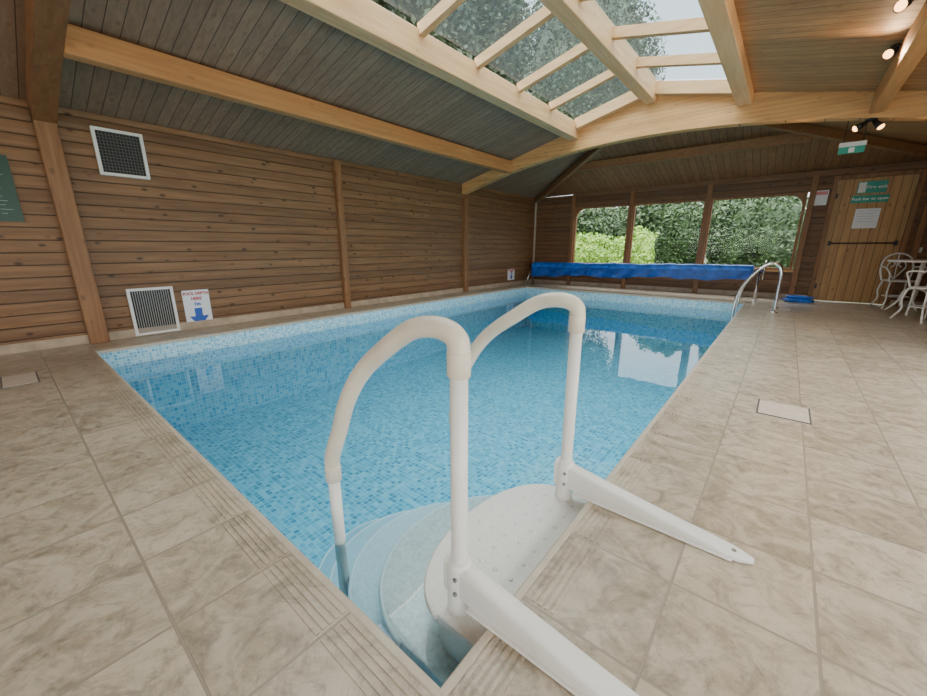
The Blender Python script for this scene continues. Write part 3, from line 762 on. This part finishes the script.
ch2=copy_tree(ch1); ch2.location=(1.50*H,9.50*H,0); ch2.rotation_euler.z=-2.9
tag(ch2,'white scrollwork metal chair behind the bistro table nearest the door','chair',group='white bistro chairs')

# ---------------------------------------------------------------- garden
gr=MB(); gr.box(-60,60,YF+.12,70,-.2,-.1); gr.box(-60,XL-.12,-40,YF+.12,-.2,-.1); gr.box(XR+.12,60,-40,YF+.12,-.2,-.1)
tag(gr.build('ground',M['grass']),kind='structure',label='lawn outside the building')
def foliage(mb,c,rad,n,ls,shape='ell'):
    c=Vector(c)
    for i in range(n):
        while True:
            d=Vector((random.gauss(0,1),random.gauss(0,1),random.gauss(0,1)))
            if d.length>.1: break
        d.normalize()
        k=.80+.22*random.random()
        lump=1+.10*math.sin(d.x*7+c.x)+.10*math.sin(d.y*8+d.z*6+c.y)
        if shape=='box':
            mx=max(abs(d.x),abs(d.y),abs(d.z)); d=d/(mx**.75)
        if shape=='smooth': lump=1+.04*math.sin(d.x*9)+.04*math.sin(d.z*11); k=.88+.12*random.random()
        p=c+Vector((d.x*rad[0],d.y*rad[1],d.z*rad[2]))*k*lump
        if p.z<-.08: p.z=-.08+random.random()*.1
        u=Vector((random.uniform(-1,1),random.uniform(-1,1),random.uniform(-1,1))).normalized()
        v=u.orthogonal().normalized(); s=ls*(.6+.8*random.random())
        mb.add([p-u*s,p+v*s*.6,p+u*s,p-v*s*.6],[(0,1,2,3)])
def core(mb,c,rad):
    n=14; vs=[];fs=[]
    for i in range(n+1):
        th=math.pi*i/n
        for k in range(20):
            ph=2*math.pi*k/20; l=.80+.05*math.sin(ph*3+th*4)
            vs.append((c[0]+rad[0]*l*math.sin(th)*math.cos(ph),c[1]+rad[1]*l*math.sin(th)*math.sin(ph),max(-.09,c[2]+rad[2]*l*math.cos(th))))
    for i in range(n):
        for k in range(20): q=(k+1)%20; fs.append((i*20+k,i*20+q,i*20+20+q,i*20+20+k))
    mb.add(vs,fs,True)
def shrub(name,c,rad,n,ls,mat,label,cat,shape='ell',trunk=False,group=None):
    r=empty(name,(c[0],c[1],-.1)); tag(r,label,cat,group)
    m=MB(); core(m,c,rad); foliage(m,c,rad,n,ls,shape); m.build('foliage',M[mat],r)
    m=MB(); zt=c[2] 
    m.tube([(c[0],c[1],-.1),(c[0]+.05,c[1],zt*.5),(c[0],c[1],max(zt,.2))],[.12*rad[0]*.6+.03,.1*rad[0]*.5+.02,.02],8); m.build('trunk' if trunk else 'stem',M['bark'],r)
shrub('hedge',(-6.5,13.6,.45),(2.7,.6,.80),10000,.05,'hedge','bright yellow-green hedge seen through the left window','hedge','box')
shrub('garden_bush',(-4.3,15.6,.55),(1.1,.7,.95),5000,.05,'hedge','light green bush beyond the middle window','bush')
shrub('garden_bush',(-2.40,12.6,.85),(.66,.62,1.18),7000,.04,'bush','dark rounded bush filling the middle window','bush','smooth')
shrub('garden_bush',(-.50,12.0,.80),(1.20,.9,1.45),12000,.04,'bush','large dark clipped bush filling the right window','bush','smooth')
random.seed(9)
for (x,y,h,rx,l) in ((-7.6,19.5,2.7,1.2,'mid-green tree behind the hedge, seen through the left window'),(-4.3,19,3.2,1.3,'mid-green tree rising behind the middle window'),
     (-1.2,19,3.3,1.3,'green tree behind the large dark bush'),(2.2,17,3.4,1.4,'green tree beyond the right end of the garden'),(-10.9,18.3,3.4,1.45,'dark green tree beyond the leftmost window edge'),
     (-7.4,25,3.3,1.9,'distant dark tree in the gap above the yellow-green hedge'),(-2.6,25,4.0,1.9,'distant dark tree between the two dark clipped bushes')):
    shrub('garden_tree',(x,y,h*.56),(rx,rx,h*.46),7000,.085,'tree',l,'tree',trunk=True)
for (x,y,h,rx,l) in ((-11.6,8.4,12.5,2.9,'tall tree seen through the nearest skylight panes'),(-12.8,15.4,14,3.0,'tall tree seen through the left skylight panes'),(-13.2,29.5,18.5,4.9,'tall distant tree seen through the far skylight panes')):
    shrub('garden_tree',(x,y,h*.64),(rx,rx,h*.36),32000,.11,'treef',l,'tree',trunk=True)

# ---------------------------------------------------------------- lights
wo=bpy.data.worlds.new('World'); bpy.context.scene.world=wo; wo.use_nodes=True
nt=wo.node_tree; bg=nt.nodes['Background']
tc=N(nt,'ShaderNodeTexCoord'); sx=N(nt,'ShaderNodeSeparateXYZ'); nt.links.new(tc.outputs['Generated'],sx.inputs[0])
nt.links.new(ramp(nt,sx.outputs[2],[(0.0,(.95,.97,1)),(.6,(.80,.88,1))]),bg.inputs[0]); bg.inputs[1].default_value=2.8
def area(loc,rot,sx_,sy_,en,col=(1,.95,.88)):
    l=bpy.data.lights.new('daylight','AREA'); l.shape='RECTANGLE'; l.size=sx_; l.size_y=sy_; l.energy=en; l.color=col
    o=bpy.data.objects.new('daylight',l); C.objects.link(o); o.location=loc; o.rotation_euler=rot; return o
area((XR+.5,.2,1.4),(0,math.radians(78),0),1.6,8.6,190)
area((-1.6,YB-.5,1.4),(math.radians(78),0,0),5,1.6,125)
sl=bpy.data.lights.new('overcast_sun','SUN'); sl.energy=20; sl.angle=math.radians(110); sl.color=(1,.97,.95)
so=bpy.data.objects.new('overcast_sun',sl); C.objects.link(so); so.rotation_euler=(math.radians(8),math.radians(-6),0); so.location=(-2,3,8)

cam=bpy.data.cameras.new('Camera'); cam.lens=36*F_PX/927; cam.sensor_width=36; cam.clip_start=.02
co=bpy.data.objects.new('Camera',cam); C.objects.link(co); co.location=(0,0,H)
co.rotation_euler=(math.pi/2-PITCH,0,YAW); bpy.context.scene.camera=co
